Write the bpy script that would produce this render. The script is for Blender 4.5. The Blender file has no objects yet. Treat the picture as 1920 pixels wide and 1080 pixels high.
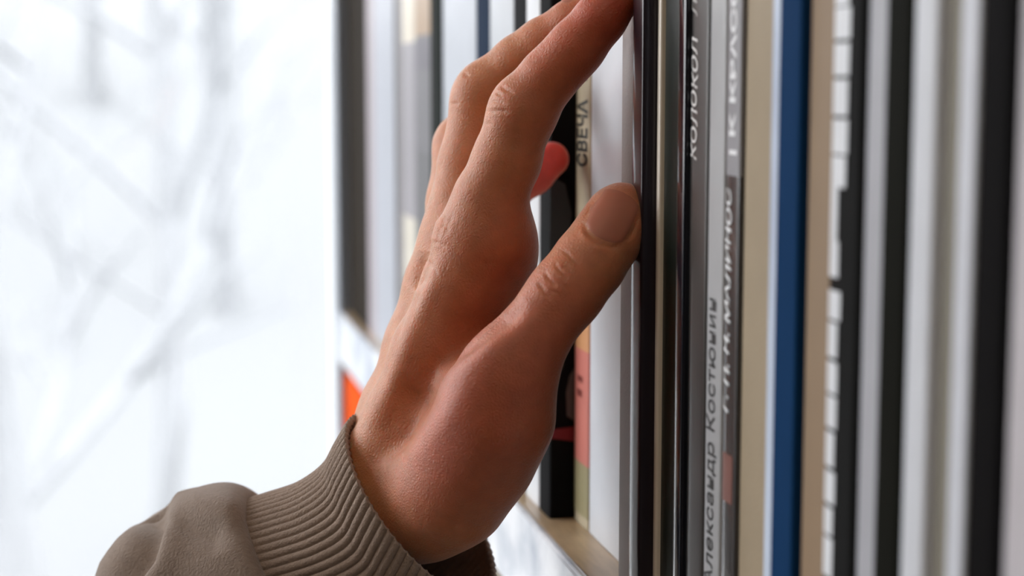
import bpy, bmesh, math, random
import numpy as np
from mathutils import Vector, Matrix
from mathutils.bvhtree import BVHTree

random.seed(7)
sc = bpy.context.scene
COL = sc.collection

# ------------------------------------------------------------------ camera
FPX = 3200.0                                   # focal length in pixels of the 1920 px frame
PITCH = math.atan(0.11875)                     # looking slightly down
YAW = math.atan(0.2203)                        # turned towards the shelf
CAM = Vector((-0.135, 0.0, 1.30))              # shelf front edge is the plane x = 0
BOARD_Z = CAM.z - 0.156                       # top of the board the books stand on
Fv = Vector((math.sin(YAW) * math.cos(PITCH), math.cos(YAW) * math.cos(PITCH), -math.sin(PITCH)))
Rv = Vector((math.cos(YAW), -math.sin(YAW), 0.0))
Uv = Rv.cross(Fv)
cd = bpy.data.cameras.new('camera')
cam = bpy.data.objects.new('camera', cd)
COL.objects.link(cam)
cam.matrix_world = Matrix((( Rv.x, Uv.x, -Fv.x, CAM.x), (Rv.y, Uv.y, -Fv.y, CAM.y), (Rv.z, Uv.z, -Fv.z, CAM.z), (0, 0, 0, 1)))
cd.sensor_width = 36.0
cd.lens = 36.0 * FPX / 1920.0
cd.clip_start = 0.02
cd.dof.use_dof = True
cd.dof.focus_distance = 0.505
cd.dof.aperture_fstop = 8.5
sc.camera = cam

# ------------------------------------------------------------------ world, lights, exposure
SKY = 7.0
w = bpy.data.worlds.new('world'); sc.world = w; w.use_nodes = True
wn = w.node_tree.nodes; wl = w.node_tree.links
wn.clear()
wo = wn.new('ShaderNodeOutputWorld'); bg = wn.new('ShaderNodeBackground')
bg.inputs['Color'].default_value = (0.965, 0.98, 1.0, 1); bg.inputs['Strength'].default_value = SKY
wl.new(bg.outputs[0], wo.inputs[0])
def portal(name, loc, rot, sx, sy):
    l = bpy.data.lights.new(name, 'AREA'); l.shape = 'RECTANGLE'; l.size = sx; l.size_y = sy
    l.cycles.is_portal = True
    o = bpy.data.objects.new(name, l); COL.objects.link(o); o.location = loc; o.rotation_euler = rot
    return o
sc.view_settings.view_transform = 'Standard'
sc.view_settings.look = 'None'
sc.view_settings.gamma = 1.0
sc.view_settings.use_curve_mapping = False
sc.view_settings.exposure = 0.0
sc.cycles.use_denoising = True
sc.cycles.max_bounces = 10
sc.cycles.diffuse_bounces = 5

# ------------------------------------------------------------------ helpers
def P(px, py, z):
    """pixel + depth along the optical axis (m) -> world"""
    return CAM + Rv * ((px - 960) / FPX * z) - Uv * ((py - 540) / FPX * z) + Fv * z
def ray(px, py):
    return (Rv * ((px - 960) / FPX) - Uv * ((py - 540) / FPX) + Fv)
def on_x(px, py, x):
    d = ray(px, py); t = (x - CAM.x) / d.x
    return CAM + d * t
def srgb(r, g, b):
    f = lambda c: (c / 255) / 12.92 if c <= 10.3 else ((c / 255 + 0.055) / 1.055) ** 2.4
    return (f(r), f(g), f(b))

def obj(name, me, mat=None, parent=None, smooth=False):
    o = bpy.data.objects.new(name, me); COL.objects.link(o)
    if mat is not None and not me.materials: me.materials.append(mat)
    if parent is not None: o.parent = parent
    if smooth: me.polygons.foreach_set('use_smooth', [True] * len(me.polygons))
    return o
def empty(name, loc=(0, 0, 0), label=None, cat=None, group=None, kind=None):
    o = bpy.data.objects.new(name, None); COL.objects.link(o); o.location = loc; o.empty_display_size = 0.02
    return tag(o, label, cat, group, kind)
def tag(o, label=None, cat=None, group=None, kind=None):
    for k, v in (('label', label), ('category', cat), ('group', group), ('kind', kind)):
        if v: o[k] = v
    return o
def mesh(name, verts, faces):
    me = bpy.data.meshes.new(name); me.from_pydata(verts, [], faces); me.update(); return me
def box(name, x0, x1, y0, y1, z0, z1, bev=0.0):
    bm = bmesh.new()
    bmesh.ops.create_cube(bm, size=1.0, matrix=Matrix.Translation(((x0+x1)/2, (y0+y1)/2, (z0+z1)/2)) @ Matrix.Diagonal((x1-x0, y1-y0, z1-z0, 1)))
    if bev: bmesh.ops.bevel(bm, geom=bm.edges[:], offset=bev, segments=2, affect='EDGES', profile=0.6)
    me = bpy.data.meshes.new(name); bm.to_mesh(me); bm.free(); return me

# ------------------------------------------------------------------ materials
def mat(name, col, rough=0.5, spec=0.5, noise=0.0, nscale=200.0, bump=0.0, bscale=400.0, coat=0.0, stretch=None, col2=None):
    m = bpy.data.materials.new(name); m.use_nodes = True
    nt = m.node_tree; b = nt.nodes['Principled BSDF']
    b.inputs['Base Color'].default_value = (*col, 1); b.inputs['Roughness'].default_value = rough
    b.inputs['Specular IOR Level'].default_value = spec
    if coat: b.inputs['Coat Weight'].default_value = coat; b.inputs['Coat Roughness'].default_value = 0.06
    tc = nt.nodes.new('ShaderNodeTexCoord'); mp = nt.nodes.new('ShaderNodeMapping')
    nt.links.new(tc.outputs['Object'], mp.inputs[0])
    if stretch: mp.inputs['Scale'].default_value = stretch
    if noise or col2:
        n = nt.nodes.new('ShaderNodeTexNoise'); n.inputs['Scale'].default_value = nscale; n.inputs['Detail'].default_value = 5
        nt.links.new(mp.outputs[0], n.inputs['Vector'])
        r = nt.nodes.new('ShaderNodeValToRGB'); r.color_ramp.elements[0].position = 0.35; r.color_ramp.elements[1].position = 0.65
        c2 = col2 or tuple(c * (1 - noise) for c in col)
        r.color_ramp.elements[0].color = (*c2, 1); r.color_ramp.elements[1].color = (*col, 1)
        nt.links.new(n.outputs['Fac'], r.inputs[0]); nt.links.new(r.outputs[0], b.inputs['Base Color'])
    if bump:
        n2 = nt.nodes.new('ShaderNodeTexNoise'); n2.inputs['Scale'].default_value = bscale; n2.inputs['Detail'].default_value = 4
        nt.links.new(mp.outputs[0], n2.inputs['Vector'])
        bp = nt.nodes.new('ShaderNodeBump'); bp.inputs['Strength'].default_value = bump; bp.inputs['Distance'].default_value = 0.0006
        nt.links.new(n2.outputs['Fac'], bp.inputs['Height']); nt.links.new(bp.outputs[0], b.inputs['Normal'])
    return m
M_wall = mat('plaster', srgb(104, 98, 92), 0.9, 0.2, bump=0.3, bscale=60)
M_ceil = mat('ceiling_paint', srgb(176, 174, 170), 0.9, 0.2)
M_floor = mat('floor_laminate', srgb(112, 98, 82), 0.45, 0.4, noise=0.25, nscale=6, stretch=(1, 8, 1))
M_frame = mat('window_paint', srgb(240, 241, 242), 0.35)
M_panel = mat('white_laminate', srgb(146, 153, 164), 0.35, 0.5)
M_board = mat('tan_laminate', srgb(182, 156, 122), 0.32, 0.5, noise=0.2, nscale=90, stretch=(6, 1, 6))
M_strip = mat('white_gloss_edge', srgb(238, 240, 244), 0.18, 0.5, nscale=26, col2=srgb(164, 174, 190), bump=0.5, bscale=45)  # grey-blue second colour paints cloudy reflections into the strip
M_paper = mat('page_paper', srgb(225, 218, 202), 0.85, 0.2, noise=0.12, nscale=900, stretch=(0.1, 20, 0.1))
# window glass: clear with a Fresnel sheen
M_glass = bpy.data.materials.new('window_glass'); M_glass.use_nodes = True
nt = M_glass.node_tree; nt.nodes.clear()
_o = nt.nodes.new('ShaderNodeOutputMaterial'); _t = nt.nodes.new('ShaderNodeBsdfTransparent'); _g = nt.nodes.new('ShaderNodeBsdfGlossy')
_f = nt.nodes.new('ShaderNodeMath'); _f.operation = 'MULTIPLY_ADD'; _f.inputs[1].default_value = 0.92; _f.inputs[2].default_value = 0.05
_lw = nt.nodes.new('ShaderNodeLayerWeight'); _pw = nt.nodes.new('ShaderNodeMath'); _pw.operation = 'POWER'; _pw.inputs[1].default_value = 5.0
nt.links.new(_lw.outputs['Facing'], _pw.inputs[0]); nt.links.new(_pw.outputs[0], _f.inputs[0])
_m = nt.nodes.new('ShaderNodeMixShader'); _g.inputs['Roughness'].default_value = 0.02
nt.links.new(_f.outputs[0], _m.inputs[0]); nt.links.new(_t.outputs[0], _m.inputs[1]); nt.links.new(_g.outputs[0], _m.inputs[2]); nt.links.new(_m.outputs[0], _o.inputs[0])

# ------------------------------------------------------------------ room shell
RX0, RX1, RY0, RY1, RZ = -1.25, 0.30, -2.2, 3.0, 2.7
TH = 0.2
def struct(name, me, m, **k):
    return tag(obj(name, me, m), kind='structure', **k)
struct('floor', box('floor', RX0 - TH, RX1 + TH, RY0 - TH, RY1 + TH, -0.1, 0), M_floor)
struct('ceiling', box('ceiling', RX0 - TH, RX1 + TH, RY0 - TH, RY1 + TH, RZ, RZ + 0.1), M_ceil)
struct('wall_right', box('wall_right', RX1, RX1 + TH, RY0, RY1, 0, RZ), M_wall)
struct('wall_back', box('wall_back', RX0 - TH, RX1 + TH, RY0 - TH, RY0, 0, RZ), M_wall)
def wall_with_hole(name, axis, a0, a1, b0, b1, h0, h1, z0, z1):
    """wall slab made of four blocks around an opening; axis 'x': spans x (a) at y b0..b1"""
    bm = bmesh.new()
    def blk(s0, s1, q0, q1):
        if axis == 'x': c, d = ((s0+s1)/2, (b0+b1)/2, (q0+q1)/2), (s1-s0, b1-b0, q1-q0)
        else: c, d = ((b0+b1)/2, (s0+s1)/2, (q0+q1)/2), (b1-b0, s1-s0, q1-q0)
        bmesh.ops.create_cube(bm, size=1.0, matrix=Matrix.Translation(c) @ Matrix.Diagonal((*d, 1)))
    blk(a0, h0, 0, RZ); blk(h1, a1, 0, RZ); blk(h0, h1, 0, z0); blk(h0, h1, z1, RZ)
    me = bpy.data.meshes.new(name); bm.to_mesh(me); bm.free()
    return struct(name, me, M_wall)
W1 = (-0.85, 0.27, 0.30, 2.60)      # far window x0 x1 z0 z1
W2 = (0.70, 2.92, 0.20, 2.62)        # side window y0 y1 z0 z1
wall_with_hole('wall_far', 'x', RX0 - TH, RX1 + TH, RY1, RY1 + TH, W1[0], W1[1], W1[2], W1[3])
wall_with_hole('wall_left', 'y', RY0, RY1, RX0 - TH, RX0, W2[0], W2[1], W2[2], W2[3])
w1 = empty('window_1', ((W1[0]+W1[1])/2, RY1 + 0.1, W1[2]), 'tall bright window beyond the far end of the bookcase', 'window', kind='structure')
def child_box(name, parent, m, *b, bev=0.0):
    me = box(name, *b, bev=bev); me.transform(Matrix.Translation(-Vector(parent.location)))
    return obj(name, me, m, parent)
f = 0.055
y0, y1 = RY1 + 0.07, RY1 + 0.13
child_box('window_frame', w1, M_frame, W1[0], W1[0]+f, y0, y1, W1[2], W1[3], bev=0.004)
child_box('window_frame', w1, M_frame, W1[1]-f, W1[1], y0, y1, W1[2], W1[3], bev=0.004)
child_box('window_frame', w1, M_frame, W1[0]+f, W1[1]-f, y0, y1, W1[3]-f, W1[3], bev=0.004)
child_box('window_frame', w1, M_frame, W1[0]+f, W1[1]-f, y0, y1, W1[2], W1[2]+f, bev=0.004)
child_box('pane', w1, M_glass, W1[0]+f, W1[1]-f, RY1+0.097, RY1+0.103, W1[2]+f, W1[3]-f)
child_box('window_sill', w1, M_frame, W1[0], W1[1], RY1-0.12, RY1+0.07, W1[2]-0.03, W1[2], bev=0.005)
w2 = empty('window_2', (RX0 - 0.1, 0, W2[2]), 'wide window in the wall facing the bookcase', 'window', kind='structure')
x0, x1 = RX0 - 0.13, RX0 - 0.07
for a, b_ in ((W2[0], W2[0]+f), (W2[1]-f, W2[1]), (1.42, 1.48), (2.17, 2.23)):
    child_box('window_frame', w2, M_frame, x0, x1, a, b_, W2[2], W2[3], bev=0.004)
for q0, q1 in ((W2[2], W2[2]+f), (W2[3]-f, W2[3])):
    child_box('window_frame', w2, M_frame, x0, x1, W2[0]+f, W2[1]-f, q0, q1, bev=0.004)
for a, b_ in ((W2[0]+f, 1.42), (1.48, 2.17), (2.23, W2[1]-f)):
    child_box('pane', w2, M_glass, RX0-0.103, RX0-0.097, a, b_, W2[2]+f, W2[3]-f)
portal('portal_far', ((W1[0]+W1[1])/2, RY1 + 0.16, (W1[2]+W1[3])/2), (math.radians(-90), 0, 0), W1[1]-W1[0], W1[3]-W1[2])
portal('portal_side', (RX0 - 0.16, (W2[0]+W2[1])/2, (W2[2]+W2[3])/2), (0, math.radians(-90), 0), W2[3]-W2[2], W2[1]-W2[0])
for nm, b in (('baseboard_left', (RX0, RX0+0.012, RY0, RY1, 0, 0.08)), ('baseboard_far', (RX0+0.012, RX1, RY1-0.012, RY1, 0, 0.08))):
    struct(nm, box(nm, *b, bev=0.003), M_frame)
# unseen ceiling panels, added as front fill light
M_fill = mat('lamp_diffuser', (0.9, 0.9, 0.9), 0.6)
M_fill.node_tree.nodes['Principled BSDF'].inputs['Emission Color'].default_value = (1, 0.84, 0.66, 1)
M_fill.node_tree.nodes['Principled BSDF'].inputs['Emission Strength'].default_value = 5.5
for i, yy in enumerate((-1.3, -0.3)):
    lp = empty('ceiling_light', (-0.6, yy, RZ), 'square white ceiling light panel above ' + ('the aisle nearest the back wall', 'the aisle beside the bookcase')[i], 'light', 'ceiling light panels')
    obj('housing', box('h', -0.3, 0.3, -0.3, 0.3, -0.045, 0, bev=0.004), M_frame, lp)
    obj('diffuser', box('d', -0.27, 0.27, -0.27, 0.27, -0.052, -0.0455), M_fill, lp)

# ------------------------------------------------------------------ outside: snow and frosted trees
M_snow = mat('frosted_ground', srgb(109, 111, 113), 0.95, 0.1, bump=0.4, bscale=3)
M_bark = mat('frosted_bark', srgb(137, 139, 142), 0.95, 0.1, noise=0.08, nscale=8)
def ground_z(x, y):
    r = max(0.0, math.hypot(x, y - 1) - 14)
    return -3.0 + 0.15 * math.sin(x * 0.7 + 1) * math.cos(y * 0.45) + 7.6 * (1 - math.exp(-(r / 22.0) ** 2)) * max(0.0, min(1.0, (y - abs(x) * 1.2) / 12.0))
gv, gf = [], []
N = 60
for i in range(N + 1):
    for j in range(N + 1):
        x = -60 + 120 * i / N; y = -60 + 120 * j / N
        gv.append((x, y, ground_z(x, y)))
for i in range(N):
    for j in range(N):
        a = i * (N + 1) + j; gf.append((a, a + N + 1, a + N + 2, a + 1))
tag(obj('ground_outside', mesh('snow', gv, gf), M_snow, smooth=True), kind='structure')
def tree(x, y, h, r, seed, label):
    rnd = random.Random(seed)
    base = ground_z(x, y) - 0.05
    t = empty('snowy_tree_outside', (x, y, base), label, 'tree', 'frosted trees outside the window')
    V, F = [], []
    def limb(p, d, ln, ra, depth):
        n = 6; k = 6
        ring0 = None
        for s in range(n + 1):
            rr = ra * (1 - 0.72 * s / n)
            ax = Vector((0, 0, 1)).cross(d)
            ax = ax.normalized() if ax.length > 0.05 else Vector((1, 0, 0))
            bx = d.cross(ax).normalized()
            idx = len(V)
            for q in range(k):
                a = 2 * math.pi * q / k
                V.append(tuple(p + ax * (rr * math.cos(a)) + bx * (rr * math.sin(a))))
            if ring0 is not None:
                for q in range(k): F.append((ring0 + q, ring0 + (q + 1) % k, idx + (q + 1) % k, idx + q))
            ring0 = idx
            if depth < 3 and s >= 2:
                for _ in range(2 if depth < 2 else 1):
                    nd = (d * 0.55 + Vector((rnd.uniform(-1, 1), rnd.uniform(-1, 1), rnd.uniform(-0.1, 0.9)))).normalized()
                    limb(p.copy(), nd, ln * rnd.uniform(0.34, 0.5), max(rr * 0.55, 0.006), depth + 1)
            d = (d + Vector((rnd.uniform(-1, 1), rnd.uniform(-1, 1), rnd.uniform(-0.3, 0.5))) * (0.10 + 0.06 * depth)).normalized()
            p = p + d * (ln / n)
    limb(Vector((0, 0, 0)), Vector((0, 0, 1)), h, r, 0)
    me = mesh('tree', V, F)
    o = obj('trunk_and_branches', me, M_bark, t, smooth=True)
    return t
tree(-0.62, 9.0, 6.5, 0.14, 1, 'nearest frosted tree with a thick trunk outside the window')
tree(0.0, 15.0, 9.0, 0.15, 2, 'slim frosted tree outside the window beside the thick trunk')
tree(1.1, 24.0, 11.0, 0.2, 3, 'frosted tree outside standing nearest the bookcase edge')
tree(-9.5, 22.0, 11.0, 0.2, 4, 'tall frosted tree farther back up the white slope')
tree(-0.9, 34.0, 12.0, 0.25, 5, 'farthest frosted tree high on the white slope')

# ------------------------------------------------------------------ bookcase
BK_Y0 = -0.42
end_y = on_x(656, 540, 0.008).y + 0.001                     # inner face of the far side panel
BT = 0.034
bc = empty('bookcase', (0.14, 0.35, 0), 'tall white bookcase with tan shelves along the wall', 'bookcase')
BTOP = 2.05
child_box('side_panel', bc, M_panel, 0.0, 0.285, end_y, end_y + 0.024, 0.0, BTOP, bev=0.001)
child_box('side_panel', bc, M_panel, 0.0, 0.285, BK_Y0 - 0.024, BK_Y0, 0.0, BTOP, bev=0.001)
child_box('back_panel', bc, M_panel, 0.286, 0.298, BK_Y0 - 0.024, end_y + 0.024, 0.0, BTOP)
levels = [BOARD_Z - 0.385 * 2, BOARD_Z - 0.385, BOARD_Z, BOARD_Z + 0.36, BOARD_Z + 0.72, 0.06]
for i, zt in enumerate(levels):
    s_ = child_box('shelf', bc, M_board, 0.0035, 0.2855, BK_Y0 + 0.0005, end_y - 0.0005, zt - BT, zt)
    e_ = child_box('edge_strip', bc, M_strip, 0.0, 0.0034, BK_Y0 + 0.0005, end_y - 0.0005, zt - BT, zt, bev=0.0012)
    e_.parent = s_; e_.location = (0, 0, 0)
child_box('top_panel', bc, M_panel, 0.0, 0.285, BK_Y0 + 0.0005, end_y - 0.0005, BTOP - 0.024, BTOP - 0.0005, bev=0.001)

# ------------------------------------------------------------------ books
_mc = {}
def cmat(c, rough=0.35, coat=0.0, noise=0.06, nscale=60, bump=0.0):
    k = (c, rough, coat, noise, bump)
    if k not in _mc:
        _mc[k] = mat('cover_%d_%d_%d' % c, srgb(*c), rough, 0.5 if coat else (0.04 if rough > 0.7 else 0.25), noise=noise, nscale=nscale, coat=coat, bump=bump, bscale=900)
    return _mc[k]
def spine_profile(t, sag, rc, roll=0.0012):
    """outer outline of the spine in plan: points (x, y) from near corner (-t/2) to far corner (+t/2);
    the far side rolls away over the width `roll`"""
    h = t / 2; rc = min(rc, h * 0.4); roll = min(roll, t * 0.6)
    def form(y):
        x = sag * (y / h) ** 2
        if y > h - roll: x += (y - h + roll) ** 2 / (2 * roll / math.tan(math.radians(16)))
        return x
    ys = set()
    for i in range(7):
        e = rc * (1 - math.sin(math.pi / 2 * i / 6)); ys.add(-h + e); ys.add(h - e)
    for i in range(11): ys.add(h - roll + roll * i / 10 if h - roll + roll * i / 10 < h - rc else h)
    for i in range(1, 10): ys.add(-h + rc + (t - 2 * rc) * i / 10)
    pts = []
    for y in sorted(ys):
        if pts and y - pts[-1][1] < 1e-6: continue
        e = h - abs(y); c = rc - math.sqrt(max(0, rc * rc - (rc - e) ** 2)) if e < rc else 0
        pts.append((form(y) + c, y))
    return pts
def extrude_outline(name, outl, z0, z1):
    n = len(outl)
    V = [(x, y, z0) for x, y in outl] + [(x, y, z1) for x, y in outl]
    F = [(i, (i + 1) % n, n + (i + 1) % n, n + i) for i in range(n)]
    F.append(tuple(range(n))[::-1]); F.append(tuple(range(n, 2 * n)))
    me = mesh(name, V, F)
    bm = bmesh.new(); bm.from_mesh(me); bmesh.ops.recalc_face_normals(bm, faces=bm.faces[:]); bm.to_mesh(me); bm.free()
    return me
def smooth_sharp(me, ang=35):
    me.polygons.foreach_set('use_smooth', [True] * len(me.polygons))
    me.set_sharp_from_angle(angle=math.radians(ang))
def text_mesh(body, size, shear=0.0, bold=0.0, spacing=1.0):
    c = bpy.data.curves.new('txt', 'FONT'); c.body = body; c.size = size; c.shear = shear
    c.offset = bold; c.space_character = spacing; c.extrude = 0.00006; c.resolution_u = 3
    o = bpy.data.objects.new('txt', c); COL.objects.link(o)
    dg = bpy.context.evaluated_depsgraph_get()
    me = bpy.data.meshes.new_from_object(o.evaluated_get(dg))
    bpy.data.objects.remove(o); bpy.data.curves.remove(c)
    me.materials.clear()
    xs = [v.co.x for v in me.vertices]; ys = [v.co.y for v in me.vertices]
    me.transform(Matrix.Translation((-min(xs), -(min(ys) + max(ys)) / 2, 0)))
    return me, max(xs) - min(xs), max(ys) - min(ys)

BOOKS = []
def book(yf, yn, X, h, color, label, depth=0.19, sag=0.0002, rc=0.0008, roll=0.0015, spec=None, board=0.0012, rough=0.35, coat=0.0, noise=0.06, bump=0.0, cat='book', group=None, overhang=0.0, z=None, nm='book'):
    t = yf - yn - 0.0004
    z = BOARD_Z if z is None else z
    e = empty(nm, (X, (yf + yn) / 2, z), label, cat, group)
    pr = spine_profile(t, sag, rc, roll)
    inner = [(x + board, y * (1 - 2 * board / t)) for x, y in pr]
    dp = min(depth, 0.278 - X)
    outl = pr + [(dp, t / 2), (dp, t / 2 - board)] + inner[::-1] + [(dp, -t / 2 + board), (dp, -t / 2)]
    me = extrude_outline('cover', outl, 0.0002, h)
    smooth_sharp(me)
    cv = obj('cover', me, cmat(color, rough, coat, noise, bump=bump), e)
    pg = extrude_outline('pages', [(x + 0.0002, y) for x, y in inner] + [(dp - overhang - 0.001, t / 2 - board - 0.0001), (dp - overhang - 0.001, -t / 2 + board + 0.0001)], 0.0003 + overhang, h - overhang - 0.0005)
    obj('pages', pg, M_paper, e)
    e['_prof'] = 0
    del e['_prof']
    BOOKS.append((e, pr, t, X, h))
    return (e, pr, t, X)
def strip(bk, za, zb, c, u0=0.0, u1=1.0, name='cover_band', off=0.00012, rough=0.35, coat=0.0):
    """printed band wrapped on the spine from world z za..zb, u along the thickness 0 near .. 1 far"""
    e, pr, t, X = bk
    ys = lambda u: -t / 2 + t * u
    lo, hi = ys(u0), ys(u1)
    pts = [p for p in pr if lo < p[1] < hi]
    def at(y):
        for a, b in zip(pr, pr[1:]):
            if a[1] <= y <= b[1]:
                k = (y - a[1]) / max(1e-9, b[1] - a[1]); return (a[0] + (b[0] - a[0]) * k, y)
        return pr[0] if y <= pr[0][1] else pr[-1]
    pts = [at(lo)] + pts + [at(hi)]
    n = len(pts)
    V = [(x - off, y, za - BOARD_Z) for x, y in pts] + [(x - off, y, zb - BOARD_Z) for x, y in pts] + \
        [(x + 0.0003, y, za - BOARD_Z) for x, y in pts] + [(x + 0.0003, y, zb - BOARD_Z) for x, y in pts]
    F = []
    for i in range(n - 1):
        F += [(i, n + i, n + i + 1, i + 1), (2*n + i, 2*n + i + 1, 3*n + i + 1, 3*n + i), (i, i + 1, 2*n + i + 1, 2*n + i), (n + i, 3*n + i, 3*n + i + 1, n + i + 1)]
    me = mesh(name, V, F)
    bm = bmesh.new(); bm.from_mesh(me); bmesh.ops.recalc_face_normals(bm, faces=bm.faces[:]); bm.to_mesh(me); bm.free()
    smooth_sharp(me)
    return obj(name, me, cmat(c, rough, coat), e)
def title(bk, body, py_bot, py_top, c, frac=0.6, shear=0.0, bold=0.0, uc=0.5, px=None, rough=0.5, jitter=0.0):
    """text running up the spine between the image rows py_bot and py_top"""
    e, pr, t, X = bk
    px = px or 1300
    zb = on_x(px, py_bot, X).z; zt = on_x(px, py_top, X).z
    me, wd, ht = text_mesh(body, 1.0, shear, bold)
    sx = (zt - zb) / wd; sy = t * frac / ht
    y0 = -t / 2 + t * uc
    def xat(y):
        for a, b in zip(pr, pr[1:]):
            if a[1] <= y <= b[1]:
                k = (y - a[1]) / max(1e-9, b[1] - a[1]); return a[0] + (b[0] - a[0]) * k
        return pr[0][0]
    for v in me.vertices:
        x, y, zz = v.co
        wy = y0 + y * sy + (jitter * math.sin(x * 3.1) * t if jitter else 0)
        v.co = (xat(wy) - 0.0001 - (0.00008 if zz > 0 else 0), wy, zb - BOARD_Z + x * sx)
    me.update()
    return obj('lettering', me, cmat(c, rough, noise=0.02), e)

# (left image edge at row 540, inset m, colour, kwargs, label)
spec = [
 (655, .008, (40, 34, 27), dict(rough=.75, h=.27), 'dark brown book standing against the white end panel of the bookcase'),
 (691, .008, (168, 158, 164), dict(rough=.4, h=.25), 'pinkish grey book beside the dark brown book'),
 (704, .008, (170, 174, 184), dict(rough=.35, h=.26), 'thick pale blue grey book between two pinkish grey books'),
 (745, .009, (122, 118, 120), dict(rough=.4, h=.25), 'slim mid grey book beside the thick pale blue grey book'),
 (757, .009, (150, 146, 152), dict(rough=.4, h=.26), 'grey pink book with cream bands at its top and foot'),
 (780, .009, (104, 102, 106), dict(rough=.4, h=.26), 'mottled grey book with a tan top band'),
 (808, .008, (34, 38, 36), dict(rough=.75, h=.27), 'greenish black book beside a broad pale book'),
 (831, .009, (186, 191, 200), dict(rough=.35, h=.26), 'broad pale book between greenish black and navy books'),
 (893, .009, (32, 48, 70), dict(rough=.75, h=.26), 'slim navy book between two broad pale books'),
 (918, .009, (192, 196, 202), dict(rough=.35, h=.26), 'broad pale book between navy and black books'),
 (962, .009, (26, 26, 28), dict(rough=.75, h=.27), 'slim black book between two pale books behind the hand'),
 (985, .008, (220, 222, 226), dict(rough=.35, h=.25), 'slim pale book between two black books behind the palm'),
 (1010, .008, (22, 22, 23), dict(rough=.75, h=.26), 'black book with grey figure print and red stripe behind the palm'),
 (1077, .017, (176, 164, 138), dict(rough=.55, h=.25), 'beige book with bold black title and pink lower half'),
 (1105, .0172, (214, 219, 226), dict(rough=.3, h=.27), 'broad white book pushed back beside the beige title book'),
 (1161, .009, (166, 160, 158), dict(rough=.5, h=.26, bump=.2), 'slim rough grey book between white and dark purple books'),
 (1176, .005, (34, 25, 33), dict(rough=.28, h=.28, coat=.5, roll=.0065), 'thick dark purple book that the thumb and index finger touch'),
 (1226, .009, (240, 228, 212), dict(rough=.18, h=.24, coat=.6, roll=.004), 'thin cream booklet with glossy rounded edge beside the dark purple book'),
 (1240, .010, (22, 30, 25), dict(rough=.35, h=.26, roll=.0015), 'dark green book between cream booklet and navy book'),
 (1263, .009, (18, 22, 34), dict(rough=.12, h=.26, coat=1.0, roll=.0028), 'glossy navy black book with a bright edge line'),
 (1286, .010, (58, 52, 48), dict(rough=.35, h=.27, coat=.12, roll=.0055), 'dark grey book with white hand lettered title'),
 (1322, .010, (176, 176, 178), dict(rough=.35, h=.26, roll=.003), 'pale grey book with dark serif author name'),
 (1354, .010, (62, 58, 57), dict(rough=.25, h=.26, coat=.6, roll=.004), 'dark grey book with raised white capitals and reddish patch'),
 (1390, .011, (160, 143, 118), dict(rough=.6, h=.27, bump=.2), 'sand beige cloth book beside the blue book'),
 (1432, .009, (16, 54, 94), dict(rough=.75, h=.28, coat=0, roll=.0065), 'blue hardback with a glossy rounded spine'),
 (1508, .011, (146, 122, 96), dict(rough=.55, h=.26), 'tan brown book beside the blue hardback'),
 (1549, .010, (30, 30, 30), dict(rough=.72, h=.26, roll=.003), 'charcoal book with blocky white lettering'),
 (1614, .011, (176, 176, 182), dict(rough=.4, h=.25), 'slim light grey book between charcoal and olive black books'),
 (1646, .010, (20, 20, 14), dict(rough=.75, h=.26), 'olive black book with faint grey panels'),
 (1695, .010, (214, 216, 222), dict(rough=.35, h=.27, roll=.004), 'thick white book beside the olive black book'),
 (1761, .012, (128, 122, 108), dict(rough=.5, h=.26), 'slim taupe book between two white books'),
 (1782, .010, (212, 214, 222), dict(rough=.35, h=.26, roll=.003), 'white book between taupe and black books'),
 (1820, .010, (15, 13, 14), dict(rough=.75, h=.27), 'thick black book beside the last pale book'),
 (1893, .011, (198, 192, 196), dict(rough=.4, h=.26), 'pale pinkish grey book beside the thick black book'),
 (1985, .010, (120, 60, 50), dict(rough=.5, h=.25), 'brick red book beyond the pale pinkish grey book'),
 (2080, .010, (60, 70, 80), dict(rough=.5, h=.26), 'slate grey book beyond the brick red book'),
]
yf = [on_x(s[0], 540, s[1]).y for s in spec]
yf[0] = end_y - 0.001
yf.append(on_x(2180, 540, 0.01).y)
B = {}
for i, (px, ins, c, kw, lab) in enumerate(spec):
    h = kw.pop('h')
    B[px] = book(yf[i], yf[i + 1], ins, h, c, lab, **kw)
zrow = lambda px, py, X: on_x(px, py, X).z
# printed bands, and a painted highlight on the blue book
strip(B[757], zrow(765, 80, .009), BOARD_Z + .258, (214, 204, 186)); strip(B[757], BOARD_Z + .004, zrow(765, 405, .009), (210, 203, 188))
strip(B[780], zrow(790, 66, .009), BOARD_Z + .258, (160, 128, 92)); strip(B[780], zrow(790, 130, .009), zrow(790, 76, .009), (84, 78, 88)); strip(B[780], BOARD_Z + .004, zrow(790, 285, .009), (84, 82, 84))
def cover_patch(bk, poly, c, name='cover_print', off=0.00015):
    """flat print on the near cover of a book; poly = image points on that cover"""
    e, pr, t, X = bk
    yy = e.location.y - t / 2 - off
    pts = []
    for a, b in poly:
        d = ray(a, b); k = (yy - CAM.y) / d.y; p = CAM + d * k - Vector(e.location); pts.append((p.x, p.y, p.z))
    n_ = len(pts)
    V_ = pts + [(x, y + off * 0.9, z) for x, y, z in pts]
    me = mesh(name, V_, [tuple(range(n_))] + [(i, n_ + i, n_ + (i + 1) % n_, (i + 1) % n_) for i in range(n_)])
    return obj(name, me, cmat(c, .5), e)
cover_patch(B[1010], [(1030, 806), (1077, 800), (1077, 828), (1050, 824), (1030, 822)], (120, 34, 40))
cover_patch(B[1010], [(1077, 690), (1068, 705), (1062, 735), (1063, 780), (1077, 790)], (92, 88, 86))
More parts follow.
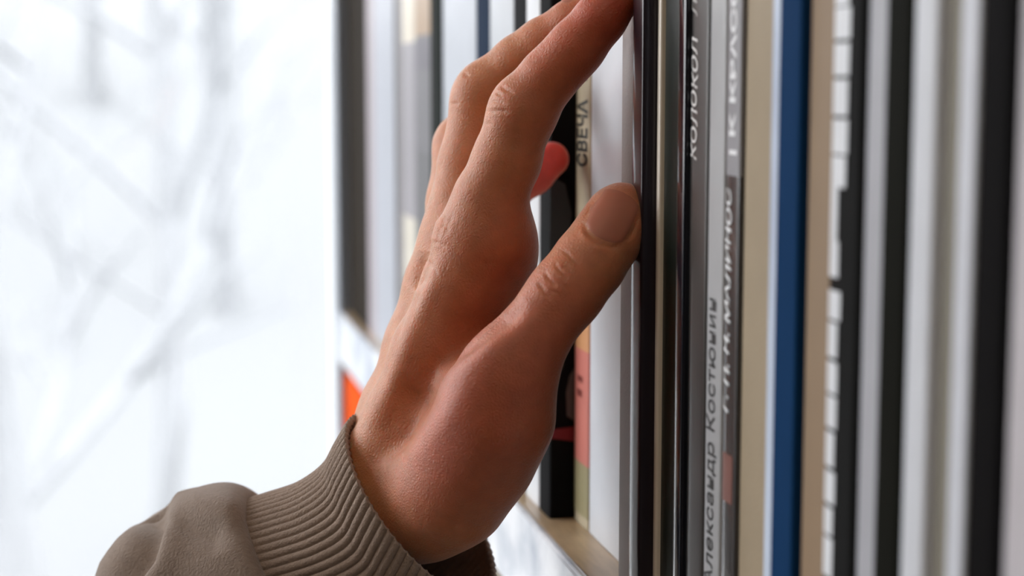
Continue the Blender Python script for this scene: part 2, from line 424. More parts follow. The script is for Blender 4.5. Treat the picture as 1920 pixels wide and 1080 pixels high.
cover_patch(B[1010], [(1034, 610), (1060, 640), (1056, 690), (1034, 720)], (50, 48, 48))
cover_patch(B[1010], [(1032, 330), (1060, 345), (1072, 400), (1066, 470), (1030, 500)], (54, 58, 62))
strip(B[1077], zrow(1090, 655, .017), zrow(1090, 575, .017), (206, 150, 104)); strip(B[1077], zrow(1090, 868, .017), zrow(1090, 655, .017), (200, 120, 108))
strip(B[1077], BOARD_Z + .004, zrow(1090, 868, .017), (150, 142, 108))
strip(B[1354], zrow(1375, 950, .010), zrow(1375, 858, .010), (128, 84, 74), 0.15, 0.85)
strip(B[1354], zrow(1375, 330, .010), BOARD_Z + .258, (150, 148, 152), 0.0, 1.0)
strip(B[1432], BOARD_Z + .003, BOARD_Z + .278, (196, 208, 228), .60, .985, rough=.25)  # pale strip paints the window highlight along the rounded far edge
# titles
title(B[1077], 'СВЕЧА', 312, 186, (36, 34, 30), .74, bold=.03, px=1090, uc=.5)
title(B[1077], 'П', 152, 128, (40, 38, 34), .62, bold=.02, px=1090, uc=.5)
title(B[1286], 'КОЛОКОЛ', 300, 68, (224, 220, 218), .40, shear=.2, bold=.01, px=1300, uc=.70, jitter=.03)
title(B[1286], 'Л', 32, -4, (200, 196, 194), .34, shear=.2, px=1300, uc=.72, jitter=.03)
title(B[1322], 'Александр Костюнин', 1105, 560, (58, 56, 56), .62, px=1338)
title(B[1354], '| К КРАСО', 290, -34, (238, 238, 240), .5, bold=.03, px=1372, uc=.42)
title(B[1354], 'Г. П. Н. МАЛИНОС', 775, 352, (236, 236, 238), .42, bold=.02, shear=.15, px=1365, uc=.66, jitter=.03)
def marks(bk, rows, c, u0, u1, px):
    """worn white lettering blocks down the spine; rows = (py_top, py_bottom, u_from)"""
    for a, b_, uu in rows:
        strip(bk, zrow(px, b_, bk[3]), zrow(px, a, bk[3]), c, uu, u1, name='lettering', rough=.4)
marks(B[1549], [(-20, 12, .42), (15, 74, .36), (81, 142, .38), (149, 216, .40), (223, 288, .38), (292, 350, .42), (350, 452, .66), (452, 520, .6), (545, 600, .5), (606, 672, .58), (680, 740, .55), (746, 806, .55), (814, 880, .6), (888, 950, .55), (958, 1010, .6), (1016, 1090, .58)], (228, 230, 234), .4, .97, 1565)
marks(B[1077], [(702, 714, .35), (728, 742, .4)], (140, 62, 56), .3, .75, 1085)

# orange box file on the board below
oz = BOARD_Z - 0.385
yy_ = end_y - 0.001
for k_, (t_, c_, h_, lab_, cat_, nm_) in enumerate([
    (.13, (226, 84, 18), .343, 'wide orange box file on the shelf below the books', 'box file', 'box_file'),
    (.10, (48, 58, 72), .30, 'slate blue box file beside the orange box file', 'box file', 'box_file'),
    (.09, (60, 58, 56), .31, 'charcoal box file beside the slate blue box file', 'box file', 'box_file'),
    (.10, (70, 86, 104), .30, 'steel blue box file beside the charcoal box file', 'box file', 'box_file'),
    (.12, (40, 42, 46), .31, 'black box file at the end of the lower row', 'box file', 'box_file')]):
    book(yy_, yy_ - t_, .004, h_, c_, lab_, z=oz, board=.002, cat=cat_, nm=nm_, rough=.8)
    yy_ -= t_

# ------------------------------------------------------------------ the hand (signed distance field -> one continuous mesh)
def C3(px, py, zmm): return np.array([(px - 960) / FPX * zmm, -(py - 540) / FPX * zmm, zmm], dtype=np.float32)
SPC = 0.8
lo = np.array([-74., -112., 446.]); hi = np.array([54., 98., 618.])
dims = np.ceil((hi - lo) / SPC).astype(int) + 1
AX = [(lo[k] + SPC * np.arange(dims[k])).astype(np.float32) for k in range(3)]
def grid_new(): return np.full(dims, 60.0, dtype=np.float32)
def sub(a, b, r, m):
    l = np.minimum(a, b) - r - m; h_ = np.maximum(a, b) + r + m
    sl = []
    for k in range(3):
        i0 = max(0, int((l[k] - lo[k]) / SPC)); i1 = min(dims[k], int((h_[k] - lo[k]) / SPC) + 2)
        sl.append(slice(i0, max(i0, i1)))
    return tuple(sl)
def smin(a, b, k):
    if k <= 0: return np.minimum(a, b)
    h = np.clip(0.5 + 0.5 * (b - a) / k, 0, 1)
    return b + (a - b) * h - k * h * (1 - h)
def add_cone(G, a, b, r1, r2, k, sq=None):
    s = sub(a, b, max(r1, r2), k + 6)
    X, Y, Z = np.meshgrid(AX[0][s[0]], AX[1][s[1]], AX[2][s[2]], indexing='ij', sparse=True)
    ba = b - a; l2 = float(ba @ ba); rr = r1 - r2; a2 = l2 - rr * rr; il2 = 1 / l2
    px, py, pz = X - a[0], Y - a[1], Z - a[2]
    y = px * ba[0] + py * ba[1] + pz * ba[2]
    z = y - l2
    qx, qy, qz = px * l2 - ba[0] * y, py * l2 - ba[1] * y, pz * l2 - ba[2] * y
    x2 = qx * qx + qy * qy + qz * qz
    y2 = y * y * l2; z2 = z * z * l2
    kk = np.sign(rr) * rr * rr * x2
    d = (np.sqrt(x2 * a2 * il2) + y * rr) * il2 - r1
    m1 = np.sign(z) * a2 * z2 > kk
    m2 = np.sign(y) * a2 * y2 < kk
    d = np.where(m2, np.sqrt(x2 + y2) * il2 - r1, d)
    d = np.where(m1, np.sqrt(x2 + z2) * il2 - r2, d)
    G[s] = smin(G[s], d.astype(np.float32), k)
def chain(G, pts, k):
    for p, q in zip(pts, pts[1:]):
        add_cone(G, C3(*p[:3]), C3(*q[:3]), p[3], q[3], k)
def add_ball(G, p, r, k):
    a = C3(*p); add_cone(G, a, a + np.array([0, 0, 0.05], np.float32), r, r, k)
def carve(G, pts, k):
    """smooth subtraction of a chain"""
    T = grid_new(); chain(T, pts, 1.0)
    h = np.clip(0.5 - 0.5 * (T + G) / k, 0, 1)
    G[:] = G + (-T - G) * h + k * h * (1 - h)

palm = grid_new()
# metacarpals (index, middle, ring, little) running to the wrist
chain(palm, [(907, 452, 516, 13.6), (868, 540, 517, 12.2), (812, 660, 519, 12.0), (762, 790, 522, 12.6), (728, 880, 526, 14.5), (640, 1000, 532, 16), (520, 1080, 540, 17)], 5)
chain(palm, [(868, 452, 537, 13.0), (838, 540, 538, 12.4), (800, 650, 539, 12.2), (758, 780, 540, 13.5), (732, 880, 541, 15.5)], 7)
chain(palm, [(862, 470, 556, 12.4), (836, 560, 556, 12.0), (806, 670, 555, 12.0), (775, 790, 553, 13.5), (745, 890, 551, 15.5), (640, 1005, 552, 16), (520, 1085, 556, 17)], 7)
chain(palm, [(872, 515, 573, 11.6), (850, 600, 571, 12.0), (830, 700, 568, 13.5), (800, 810, 563, 15.0), (760, 910, 556, 15.0)], 7)
# palm flesh
chain(palm, [(930, 440, 519, 10.4), (926, 485, 522, 11.0), (905, 560, 530, 12.5), (880, 680, 545, 14), (850, 830, 548, 16), (800, 940, 540, 16)], 8)
# thenar mass and thumb metacarpal
chain(palm, [(760, 960, 522, 16.0), (800, 945, 514, 15.8), (850, 920, 505, 15.4), (895, 850, 497, 16.0), (928, 780, 489, 15.8), (950, 705, 485, 13.2)], 7)
chain(palm, [(860, 800, 508, 11.0), (890, 720, 509, 9.5), (905, 650, 518, 9.0), (915, 560, 522, 9.5)], 5)
fing = grid_new()
fi = grid_new()
chain(fi, [(907, 452, 516, 13.6), (918, 376, 513, 10.8), (950, 300, 510, 10.0), (976, 218, 507, 9.7), (985, 200, 506, 9.6), (1030, 143, 503, 8.3), (1062, 110, 501, 7.9), (1085, 84, 500, 7.9), (1125, 36, 498, 7.3), (1163, -6, 496.5, 6.3)], 3.0)
fing = np.minimum(fing, fi)
fi = grid_new()
chain(fi, [(868, 452, 537, 13.0), (876, 380, 538, 11.4), (884, 310, 539, 10.3), (905, 190, 541, 9.9), (914, 172, 541, 9.7), (975, 118, 537, 8.6), (1020, 85, 534, 8.3), (1075, 48, 530, 7.8), (1122, 12, 527, 6.6)], 3.0)
fing = np.minimum(fing, fi)
fi = grid_new()
chain(fi, [(862, 470, 556, 12.2), (862, 380, 558, 10.6), (866, 278, 562, 9.2), (872, 265, 563, 9.0), (930, 220, 572, 8.0), (970, 192, 580, 7.5), (1005, 168, 588, 6.4)], 3.0)
fing = np.minimum(fing, fi)
fi = grid_new()
chain(fi, [(872, 515, 573, 11.2), (886, 450, 579, 9.6), (905, 395, 583, 8.0), (950, 362, 587, 7.0), (1000, 328, 591, 6.5), (1035, 298, 594, 6.1)], 3.0)
fing = np.minimum(fing, fi)
G = smin(palm, fing, 5.0)
th = grid_new()
chain(th, [(950, 705, 485, 13.2), (975, 665, 484, 11.4), (1005, 622, 483.5, 10.1), (1045, 568, 484, 10.0), (1068, 540, 485, 10.2), (1105, 492, 488, 10.2), (1138, 445, 491, 9.7), (1158, 408, 493.5, 8.9), (1168, 392, 494.5, 7.6)], 3.0)
G = smin(G, th, 5.0)
# small forms: first web, extensor tendon of the thumb, knuckle of the index
del palm, fing, fi, th

def surface_nets(G):
    ins = G < 0
    nx, ny, nz = G.shape
    cnt = np.zeros((nx - 1, ny - 1, nz - 1), np.int8)
    for dx in (0, 1):
        for dy in (0, 1):
            for dz in (0, 1):
                cnt += ins[dx:nx - 1 + dx, dy:ny - 1 + dy, dz:nz - 1 + dz]
    act = (cnt > 0) & (cnt < 8)
    ci = np.argwhere(act)
    vid = np.full(act.shape, -1, np.int64); vid[act] = np.arange(len(ci))
    acc = np.zeros((len(ci), 3)); num = np.zeros(len(ci))
    corners = [(a, b, c) for a in (0, 1) for b in (0, 1) for c in (0, 1)]
    for p in corners:
        for ax in range(3):
            if p[ax]: continue
            q = list(p); q[ax] = 1
            g0 = G[ci[:, 0] + p[0], ci[:, 1] + p[1], ci[:, 2] + p[2]]; g1 = G[ci[:, 0] + q[0], ci[:, 1] + q[1], ci[:, 2] + q[2]]
            m = (g0 < 0) != (g1 < 0)
            t = np.where(m, g0 / np.where(m, g0 - g1, 1), 0)
            pos = np.array(p, float)[None].repeat(len(ci), 0); pos[:, ax] = t
            acc[m] += pos[m]; num[m] += 1
    V = ci + acc / num[:, None]
    quads = []
    for ax in range(3):
        a = [slice(None)] * 3; b = [slice(None)] * 3
        a[ax] = slice(0, -1); b[ax] = slice(1, None)
        cr = ins[tuple(a)] != ins[tuple(b)]
        e = np.argwhere(cr)
        o1, o2 = (ax + 1) % 3, (ax + 2) % 3
        e = e[(e[:, o1] > 0) & (e[:, o2] > 0) & (e[:, o1] < G.shape[o1] - 1) & (e[:, o2] < G.shape[o2] - 1)]
        d1 = np.zeros(3, int); d1[o1] = 1
        d2 = np.zeros(3, int); d2[o2] = 1
        c = [e, e - d1, e - d1 - d2, e - d2]
        q = np.stack([vid[x[:, 0], x[:, 1], x[:, 2]] for x in c], 1)
        flip = ~ins[e[:, 0], e[:, 1], e[:, 2]]
        q[flip] = q[flip][:, ::-1]
        quads.append(q)
    return V, np.concatenate(quads)
V, Q = surface_nets(G)
V = lo + V * SPC
del G
keep = np.all(Q >= 0, 1); Q = Q[keep]
# light smoothing
ed = np.concatenate([Q[:, [0, 1]], Q[:, [1, 2]], Q[:, [2, 3]], Q[:, [3, 0]]])
ed = np.unique(np.sort(ed, 1), axis=0)
def lap(V, it, f):
    for _ in range(it):
        s = np.zeros_like(V); n = np.zeros(len(V))
        np.add.at(s, ed[:, 0], V[ed[:, 1]]); np.add.at(s, ed[:, 1], V[ed[:, 0]])
        np.add.at(n, ed[:, 0], 1); np.add.at(n, ed[:, 1], 1)
        V = V + f * (s / np.maximum(n, 1)[:, None] - V)
    return V
V = lap(V, 6, 0.5)
def cam_to_world(V):      # V in mm: right, up, depth
    V = np.asarray(V) / 1000.0
    A = np.array([[*Rv], [*Uv], [*Fv]])
    return V @ A + np.array(CAM)
def world_to_px(W):
    A = np.array([[*Rv], [*Uv], [*Fv]])
    L = (np.asarray(W) - np.array(CAM)) @ A.T
    return 960 + FPX * L[:, 0] / L[:, 2], 540 - FPX * L[:, 1] / L[:, 2], L[:, 2] * 1000

W = cam_to_world(V)
hm = bpy.data.meshes.new('hand'); hm.from_pydata(W.tolist(), [], Q.tolist()); hm.update()
bm = bmesh.new(); bm.from_mesh(hm); bmesh.ops.recalc_face_normals(bm, faces=bm.faces[:]); bm.to_mesh(hm); bm.free()
tmp = bpy.data.objects.new('tmp', hm); COL.objects.link(tmp)
sm = tmp.modifiers.new('s', 'SUBSURF'); sm.levels = 1
dg = bpy.context.evaluated_depsgraph_get()
hm2 = bpy.data.meshes.new_from_object(tmp.evaluated_get(dg))
bpy.data.objects.remove(tmp); bpy.data.meshes.remove(hm)
hm = hm2; hm.name = 'hand'
# --- creases and tendons as relief: (polyline in image px, half width mm, height mm, z range)
n = len(hm.vertices)
co = np.empty(n * 3); hm.vertices.foreach_get('co', co); co = co.reshape(-1, 3)
no = np.empty(n * 3); hm.vertices.foreach_get('normal', no); no = no.reshape(-1, 3)
def relief_mesh(me, offset, lines):
    """raise (or sink) the camera-facing skin of a mesh along polylines given in image px"""
    n = len(me.vertices)
    co = np.empty(n * 3); me.vertices.foreach_get('co', co); co = co.reshape(-1, 3) + np.array(offset)
    nb = np.empty(n * 3); me.vertices.foreach_get('normal', nb); nb = nb.reshape(-1, 3)
    px, py, zz = world_to_px(co)
    view = co - np.array(CAM); view /= np.linalg.norm(view, axis=1)[:, None]
    front = np.clip(-(nb * view).sum(1) * 4 + 0.6, 0, 1)
    disp = np.zeros(n)
    for pts, hw, amp, z0, z1 in lines:
        bx = [p[0] for p in pts]; by = [p[1] for p in pts]; pad = hw * 6 * 6
        m = (px > min(bx) - pad) & (px < max(bx) + pad) & (py > min(by) - pad) & (py < max(by) + pad) & (zz > z0) & (zz < z1)
        idx = np.nonzero(m)[0]
        if not len(idx): continue
        q = np.stack([px[idx], py[idx]], 1); bd = np.full(len(idx), 1e9); bt = np.zeros(len(idx))
        tot = len(pts) - 1
        for i, (a, b) in enumerate(zip(pts, pts[1:])):
            a = np.array(a, float); b = np.array(b, float); ab = b - a
            t = np.clip(((q - a) @ ab) / (ab @ ab), 0, 1)
            d = np.linalg.norm(q - (a + t[:, None] * ab), axis=1)
            u = (i + t) / tot
            mm = d < bd; bd[mm] = d[mm]; bt[mm] = u[mm]
        d_mm = bd * zz[idx] / FPX
        fade = np.clip(np.minimum(bt, 1 - bt) * 3.5, 0, 1)
        disp[idx] += amp * np.exp(-(d_mm / hw) ** 2) * fade * front[idx]
    co = co + nb * (disp / 1000.0)[:, None]
    me.vertices.foreach_set('co', (co - np.array(offset)).ravel()); me.update()
    return co
def relief(lines):
    global co
    co = relief_mesh(hm, (0, 0, 0), lines)
relief([
    # broad forms: extensor tendon of the index, thumb tendon, hollow between
    ([(690, 845), (735, 790), (775, 745), (800, 712)], 6.5, -1.9, 440, 545),
    ([(720, 900), (790, 830), (860, 750), (905, 690)], 5.0, 0.9, 440, 540),
    ([(700, 800), (745, 690), (790, 580), (830, 470)], 3.0, 0.8, 440, 560),
    ([(822, 696), (862, 660), (905, 628), (950, 596), (985, 560)], 2.6, -2.2, 440, 540),
    ([(815, 745), (850, 708), (890, 674), (930, 640), (970, 600)], 5.0, 0.9, 440, 512),
    # groove between index and middle knuckles
    ([(800, 470), (792, 510), (780, 545)], 2.2, -1.6, 440, 560),
    ([(830, 400), (812, 430), (803, 470)], 3.5, 0.9, 440, 525),
])
relief([
    # index PIP creases
    ([(908, 209), (935, 207), (958, 210)], 0.55, -0.45, 440, 525),
    ([(916, 190), (934, 190), (950, 197)], 0.5, -0.35, 440, 525),
    ([(936, 160), (948, 168), (966, 176)], 0.55, -0.45, 440, 525),
    ([(928, 172), (942, 180)], 0.5, -0.3, 440, 525),
    ([(905, 232), (925, 232)], 0.5, -0.25, 440, 525),
    # middle PIP
    ([(842, 195), (862, 193)], 0.6, -0.4, 525, 560), ([(868, 135), (880, 145)], 0.6, -0.3, 525, 560),
    # thumb IP creases
    ([(1008, 527), (1016, 540), (1024, 552), (1040, 563)], 0.55, -0.45, 440, 500),
    ([(1020, 507), (1027, 520), (1037, 530), (1044, 540)], 0.55, -0.48, 440, 500),
    ([(1038, 490), (1046, 504), (1058, 516), (1068, 524)], 0.5, -0.39, 440, 500),
    ([(1050, 467), (1064, 476), (1074, 487), (1088, 494)], 0.5, -0.42, 440, 500),
    ([(1042, 528), (1054, 534), (1066, 546)], 0.45, -0.30, 440, 500),
    ([(1050, 500), (1062, 502), (1074, 512)], 0.45, -0.30, 440, 500),
    ([(1030, 545), (1042, 548), (1054, 560)], 0.45, -0.27, 440, 500),
    ([(1020, 500), (1060, 520), (1075, 550)], 5.0, 0.35, 440, 500),
    # nail folds of the thumb
    ([(1092, 412), (1100, 434), (1120, 452), (1148, 464), (1172, 458)], 0.8, -0.55, 440, 500),
    ([(1094, 410), (1106, 388), (1124, 368)], 0.7, -0.5, 440, 500),
    ([(1174, 456), (1190, 430), (1199, 398)], 0.7, -0.45, 440, 500),
    ([(1086, 424), (1096, 446), (1118, 464), (1146, 475)], 1.0, 0.35, 440, 500),
    # wrinkled skin over the index and middle knuckles
    ([(840, 398), (826, 428), (815, 462)], 0.7, -0.3, 440, 530), ([(852, 396), (838, 424), (830, 450)], 0.7, -0.22, 440, 530),
    ([(818, 418), (834, 424), (848, 436)], 0.6, -0.25, 440, 530), ([(806, 452), (824, 456), (838, 466)], 0.6, -0.25, 440, 530),
    ([(800, 486), (812, 500), (822, 524)], 0.7, -0.25, 440, 530), ([(790, 520), (784, 552), (772, 590)], 0.9, -0.4, 440, 545),
    ([(812, 320), (808, 350), (808, 385)], 0.7, -0.35, 530, 560), ([(770, 560), (752, 610), (738, 650)], 0.9, -0.3, 440, 545),
    # faint crease beside the MCP of the index
    ([(890, 482), (912, 496), (935, 490)], 0.8, -0.25, 440, 525),
])
# skin pigment, plus the little finger's painted backlit glow, as a vertex attribute
px, py, zz = world_to_px(co)
base = np.array(srgb(206, 138, 96))[None].repeat(n, 0)
def blob(cx, cy, cz, r, c, wgt):
    global base
    c0 = C3(cx, cy, cz); d2 = ((np.stack([(px - 960) / FPX * zz, -(py - 540) / FPX * zz, zz], 1) - c0) ** 2).sum(1)
    k = (wgt * np.exp(-d2 / (2 * r * r)))[:, None]
    base = base * (1 - k) + np.array(srgb(*c))[None] * k
for b_ in [(1155, 18, 497, 13, (192, 66, 44), .9), (1110, 20, 527, 12, (196, 96, 66), .6), (1040, 295, 594, 13, (226, 54, 44), .97), (1005, 330, 590, 10, (214, 56, 46), .85),  # strong reds on the little finger paint light shining through it
           (1175, 395, 492, 10, (186, 104, 84), .6), (1080, 620, 480, 16, (186, 88, 58), .6), (870, 780, 485, 20, (190, 88, 58), .7), (985, 740, 480, 20, (176, 84, 60), .6),
           (850, 890, 488, 18, (190, 98, 70), .5), (990, 230, 500, 9, (190, 108, 78), .4), (975, 440, 510, 15, (180, 86, 58), .6), (1065, 115, 498, 13, (200, 92, 58), .6),
           (905, 250, 540, 14, (200, 118, 80), .4), (930, 600, 505, 14, (168, 86, 62), .5)]:
    blob(*b_)
ca = hm.attributes.new('skin_tone', 'FLOAT_COLOR', 'POINT')
ca.data.foreach_set('color', np.concatenate([base, np.ones((n, 1))], 1).astype(np.float32).ravel())

M_skin = bpy.data.materials.new('skin'); M_skin.use_nodes = True
nt = M_skin.node_tree; b = nt.nodes['Principled BSDF']
at = nt.nodes.new('ShaderNodeAttribute'); at.attribute_name = 'skin_tone'
tc = nt.nodes.new('ShaderNodeTexCoord')
nz = nt.nodes.new('ShaderNodeTexNoise'); nz.inputs['Scale'].default_value = 260; nz.inputs['Detail'].default_value = 6
nt.links.new(tc.outputs['Object'], nz.inputs['Vector'])
mr = nt.nodes.new('ShaderNodeMapRange'); mr.inputs['From Min'].default_value = 0.3; mr.inputs['From Max'].default_value = 0.7; mr.inputs['To Min'].default_value = 0.90; mr.inputs['To Max'].default_value = 1.06
nt.links.new(nz.outputs['Fac'], mr.inputs['Value'])
mx = nt.nodes.new('ShaderNodeMix'); mx.data_type = 'RGBA'; mx.blend_type = 'MULTIPLY'; mx.inputs['Factor'].default_value = 1.0
cr = nt.nodes.new('ShaderNodeCombineColor')
for k in range(3): nt.links.new(mr.outputs[0], cr.inputs[k])
nt.links.new(at.outputs['Color'], mx.inputs[6]); nt.links.new(cr.outputs[0], mx.inputs[7])
nt.links.new(mx.outputs[2], b.inputs['Base Color'])
b.inputs['Roughness'].default_value = 0.5; b.inputs['Specular IOR Level'].default_value = 0.5
b.inputs['Coat Weight'].default_value = 0.08; b.inputs['Coat Roughness'].default_value = 0.4
b.inputs['Sheen Weight'].default_value = 0.5; b.inputs['Sheen Roughness'].default_value = 0.32; b.inputs['Sheen Tint'].default_value = (1, 0.95, 0.9, 1)
b.subsurface_method = 'RANDOM_WALK'
b.inputs['Subsurface Weight'].default_value = 0.85
b.inputs['Subsurface Radius'].default_value = (1.0, 0.32, 0.18); b.inputs['Subsurface Scale'].default_value = 0.0034
vo = nt.nodes.new('ShaderNodeTexVoronoi'); vo.inputs['Scale'].default_value = 1000; vo.feature = 'DISTANCE_TO_EDGE'
nt.links.new(tc.outputs['Object'], vo.inputs['Vector'])
n3 = nt.nodes.new('ShaderNodeTexNoise'); n3.inputs['Scale'].default_value = 1300; n3.inputs['Detail'].default_value = 4
nt.links.new(tc.outputs['Object'], n3.inputs['Vector'])
ad = nt.nodes.new('ShaderNodeMath'); ad.operation = 'ADD'
nt.links.new(vo.outputs['Distance'], ad.inputs[0]); nt.links.new(n3.outputs['Fac'], ad.inputs[1])
bp = nt.nodes.new('ShaderNodeBump'); bp.inputs['Strength'].default_value = 0.42; bp.inputs['Distance'].default_value = 0.0006
nt.links.new(ad.outputs[0], bp.inputs['Height']); nt.links.new(bp.outputs[0], b.inputs['Normal'])

origin = P(700, 950, 0.535)
person = empty('person', origin, 'left hand in a taupe ribbed cuff touching the dark purple book', 'person')
def to_person(me): me.transform(Matrix.Translation(-origin)); return me
hv = [Vector(c) for c in co]
polys = [tuple(p.vertices) for p in hm.polygons]
bvh = BVHTree.FromPolygons(hv, polys)
to_person(hm)
obj('hand', hm, M_skin, person, smooth=True)['label'] = 'bare hand with bent fingers and thumb'

# thumb nail: grid laid on the skin
M_nail = mat('nail', srgb(180, 112, 90), 0.5, 0.3, noise=0.05, nscale=300)
b = M_nail.node_tree.nodes['Principled BSDF']; b.inputs['Subsurface Weight'].default_value = 0.4; b.inputs['Subsurface Radius'].default_value = (1, .4, .25); b.inputs['Subsurface Scale'].default_value = 0.0015
def nail(cx, cy, ax, ay, halfw, halfl, lift, name='fingernail'):
    """nail centred at a pixel, pointing along (ax, ay), half width and length in px"""
    ln = math.hypot(ax, ay); ax, ay = ax / ln, ay / ln
    bx_, by_ = -ay, ax
    nu, nv = 20, 20
    VV, FF, ok = [], [], {}
    for i in range(nu + 1):
        for j in range(nv + 1):
            u = -1 + 2 * i / nu; v = -1 + 2 * j / nv
            wv = (1 - 0.10 * v) * (1 - 0.16 * max(0, -v) ** 2)
            # squircle outline: rounder base, flatter rounded tip
            end = halfl * (1 - (0.28 if v > 0 else 0.34) * abs(u) ** 2.4) if abs(v) > 0 else halfl
            x = cx + bx_ * u * halfw * wv + ax * v * end; y = cy + by_ * u * halfw * wv + ay * v * end
            d = ray(x, y).normalized()
            hit = bvh.ray_cast(CAM, d)
            if hit[0] is None: continue
            e = max(abs(u), abs(v)); up = lift * (1 - max(0, e - 0.75) / 0.25 * 1.5)
            ok[i, j] = len(VV); VV.append(tuple(hit[0] + hit[1] * up - origin))
    for i in range(nu):
        for j in range(nv):
            k = [(i, j), (i + 1, j), (i + 1, j + 1), (i, j + 1)]
            if all(q in ok for q in k): FF.append(tuple(ok[q] for q in k))
    return obj(name, mesh('nail', VV, FF), M_nail, person, smooth=True)
nl = nail(1149, 405, 40, -78, 44, 53, 0.00022)
nl['label'] = 'thumb nail'
def nail_on(tip, axis, dorsal, hw, hl):
    """nail laid on the back of a finger end: tip = (px, py, z mm), axis / dorsal in camera axes"""
    A = np.array([[*Rv], [*Uv], [*Fv]])
    c = Vector(cam_to_world(np.array([C3(*tip)]))[0])
    ax = Vector(np.array(axis, float) @ A).normalized(); dn = Vector(np.array(dorsal, float) @ A)
    dn = (dn - ax * dn.dot(ax)).normalized(); sd = ax.cross(dn)
    n_ = 14; VV, FF, ok = [], [], {}
    for i in range(n_ + 1):
        for j in range(n_ + 1):
            u = -1 + 2 * i / n_; v = -1 + 2 * j / n_
            p = c + sd * (u * hw * 0.001) + ax * (v * hl * (1 - 0.3 * abs(u) ** 2.4) * 0.001) + dn * 0.02
            hit = bvh.ray_cast(p, -dn, 0.03)
            if hit[0] is None: continue
            e = max(abs(u), abs(v)); up = 0.0003 * (1 - max(0, e - 0.75) / 0.25 * 1.4)
            ok[i, j] = len(VV); VV.append(tuple(hit[0] + dn * up - origin))
    for i in range(n_):
        for j in range(n_):
            k = [(i, j), (i + 1, j), (i + 1, j + 1), (i, j + 1)]
            if all(q in ok for q in k): FF.append(tuple(ok[q] for q in k))
    return obj('fingernail', mesh('nail', VV, FF), M_nail, person, smooth=True)
nail_on((1152, 8, 497), (0.62, 0.72, -0.1), (-0.74, 0.67, 0), 5.0, 6.0)
nail_on((1110, 22, 528), (0.78, 0.6, -0.15), (-0.6, 0.8, 0.05), 5.2, 6.2)
nail_on((995, 175, 586), (0.6, 0.45, 0.6), (-0.55, 0.8, 0.0), 4.8, 5.6)
nail_on((1026, 306, 593.5), (0.7, 0.6, 0.3), (-0.6, 0.75, 0.1), 4.2, 4.8)

# ------------------------------------------------------------------ sleeve and ribbed cuff
M_cuff = mat('rib_knit', srgb(158, 138, 124), 0.95, 0.1, noise=0.14, nscale=700, bump=0.9, bscale=1500)
M_fleece = mat('sweat_fabric', srgb(146, 129, 117), 0.95, 0.1, noise=0.12, nscale=500, bump=0.8, bscale=1200)
for m_ in (M_cuff, M_fleece):
    bb = m_.node_tree.nodes['Principled BSDF']; bb.inputs['Sheen Weight'].default_value = 0.25; bb.inputs['Sheen Roughness'].default_value = 0.4
def interp(tbl, u):
    """Catmull-Rom through table rows, u in 0..1"""
    t = np.array(tbl, float); m = len(t) - 1
    x = u * m; i = min(int(x), m - 1); f_ = x - i
    p0, p1, p2, p3 = t[max(i - 1, 0)], t[i], t[i + 1], t[min(i + 2, m)]
    return 0.5 * ((2 * p1) + (-p0 + p2) * f_ + (2 * p0 - 5 * p1 + 4 * p2 - p3) * f_ ** 2 + (-p0 + 3 * p1 - 3 * p2 + p3) * f_ ** 3)
def loft(name, tbl, nu, nv, disp, material, parent, inner=0.0, inner_rows=0):
    """rows: Tx Ty Bx By z_mm b_mm nearshift_x nearshift_y (px). Rings through T and B, depth half axis b."""
    VV = []
    rows = [(i / (nu - 1), 0.0) for i in range(nu)]
    if inner: rows = [(inner_rows / (nu - 1) * (1 - k / inner_rows), -inner) for k in range(inner_rows)] + [(0.0, -inner * 0.55)] + rows
    for ri, (u, off) in enumerate(rows):
        Tx, Ty, Bx, By, z, b_, nx_, ny_ = interp(tbl, u)
        T = C3(Tx, Ty, z).astype(float); Bq = C3(Bx, By, z).astype(float)
        c = (T + Bq) / 2; a = (T - Bq) / 2
        bv = np.array([nx_ / FPX * z, -ny_ / FPX * z, -b_])
        an = a / np.linalg.norm(a); bn = bv / np.linalg.norm(bv)
        for j in range(nv):
            v = 2 * math.pi * j / nv
            d = off + (disp(u, j / nv) if off == 0 or inner else 0)
            dirv = an * math.cos(v) + bn * math.sin(v)
            VV.append(c + a * math.cos(v) + bv * math.sin(v) + dirv * d)
    R_ = len(rows)
    FF = [(i * nv + j, i * nv + (j + 1) % nv, (i + 1) * nv + (j + 1) % nv, (i + 1) * nv + j) for i in range(R_ - 1) for j in range(nv)]
    me = mesh(name, cam_to_world(np.array(VV)).tolist(), FF)
    bm = bmesh.new(); bm.from_mesh(me); bmesh.ops.recalc_face_normals(bm, faces=bm.faces[:]); bm.to_mesh(me); bm.free()
    to_person(me)
    return obj(name, me, material, parent, smooth=True)
NR = 72
def rib(u, v):
    s = math.sin(math.pi * NR * v)
    return 1.0 * (abs(s) ** 0.6) - 0.5 - 0.15 * math.cos(math.pi * min(1, u * 14))
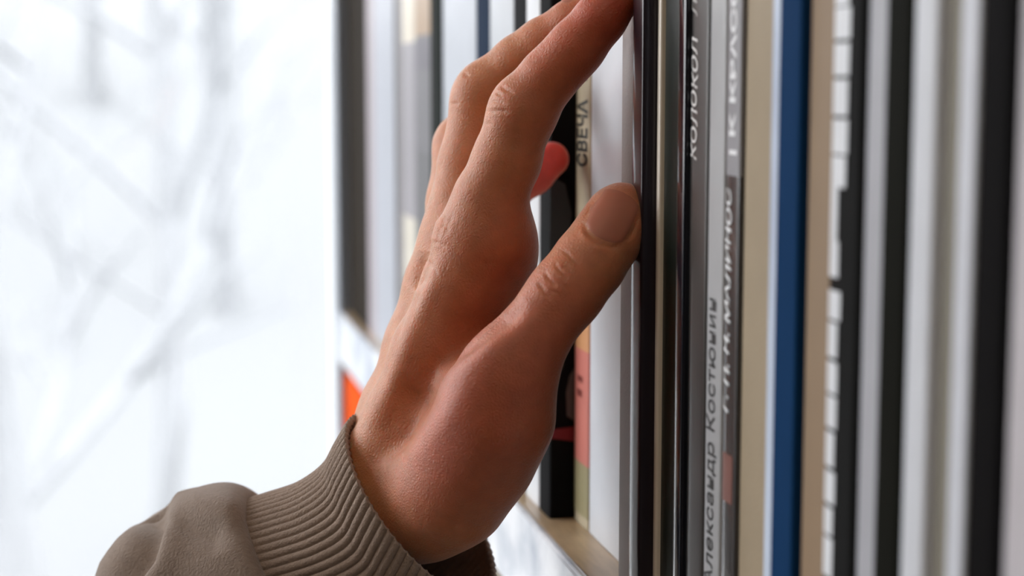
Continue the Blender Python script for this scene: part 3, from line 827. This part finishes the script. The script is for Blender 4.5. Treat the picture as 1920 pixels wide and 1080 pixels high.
sleeve_root = empty('sleeve', (0, 0, 0)); sleeve_root.parent = person
cuff = loft('cuff', [
    (660, 781, 924, 1108, 531, 35, -40, 34),
    (634, 826, 890, 1150, 533, 35, -30, 28),
    (606, 872, 850, 1185, 535, 35, -18, 20),
    (556, 908, 790, 1215, 538, 36, -10, 12),
    (492, 930, 715, 1240, 542, 37, 0, 8),
    (430, 950, 640, 1265, 546, 38, 0, 5),
    (380, 985, 580, 1290, 550, 38, 0, 0)], 90, NR * 10, rib, M_cuff, person, inner=2.0, inner_rows=40)
cuff['label'] = 'taupe ribbed knit cuff'
bpy.data.objects.remove(sleeve_root)
def folds(u, v):
    d = 1.0 * math.sin(9 * u + 5 * v * math.pi + 1.0) * u
    return d * min(1, u * 6)
sl = loft('sleeve', [
    (430, 958, 640, 1275, 546, 37, 0, 0),
    (466, 938, 680, 1300, 545, 40, 0, 0),
    (440, 911, 690, 1330, 547, 47, 0, 0),
    (396, 909, 660, 1370, 551, 51, 0, 0),
    (330, 938, 600, 1420, 556, 53, 0, 0),
    (268, 976, 530, 1470, 562, 54, 0, 0),
    (216, 1034, 460, 1530, 568, 55, 0, 0),
    (184, 1090, 400, 1600, 574, 56, 0, 0),
    (130, 1200, 330, 1720, 585, 57, 0, 0),
    (60, 1340, 260, 1880, 600, 58, 0, 0),
    (0, 1500, 200, 2050, 615, 60, 0, 0)], 150, 220, folds, M_fleece, person)
relief_mesh(sl.data, origin, [
    ([(322, 920), (300, 958), (286, 1000), (272, 1045), (236, 1090), (190, 1140)], 4.2, -7.0, 440, 600),
    ([(362, 905), (330, 950), (316, 1000), (300, 1055), (270, 1110), (240, 1170)], 5.0, 3.6, 440, 600),
    ([(268, 960), (238, 1005), (214, 1060), (186, 1110)], 6.0, 2.4, 440, 600),
    ([(316, 990), (350, 985), (392, 1000), (410, 1040)], 4.0, -2.6, 440, 600),
    ([(330, 960), (380, 950), (425, 955), (450, 985)], 5.0, 2.0, 440, 600),
])
sl['label'] = 'bulky taupe sweatshirt sleeve folded over the cuff'
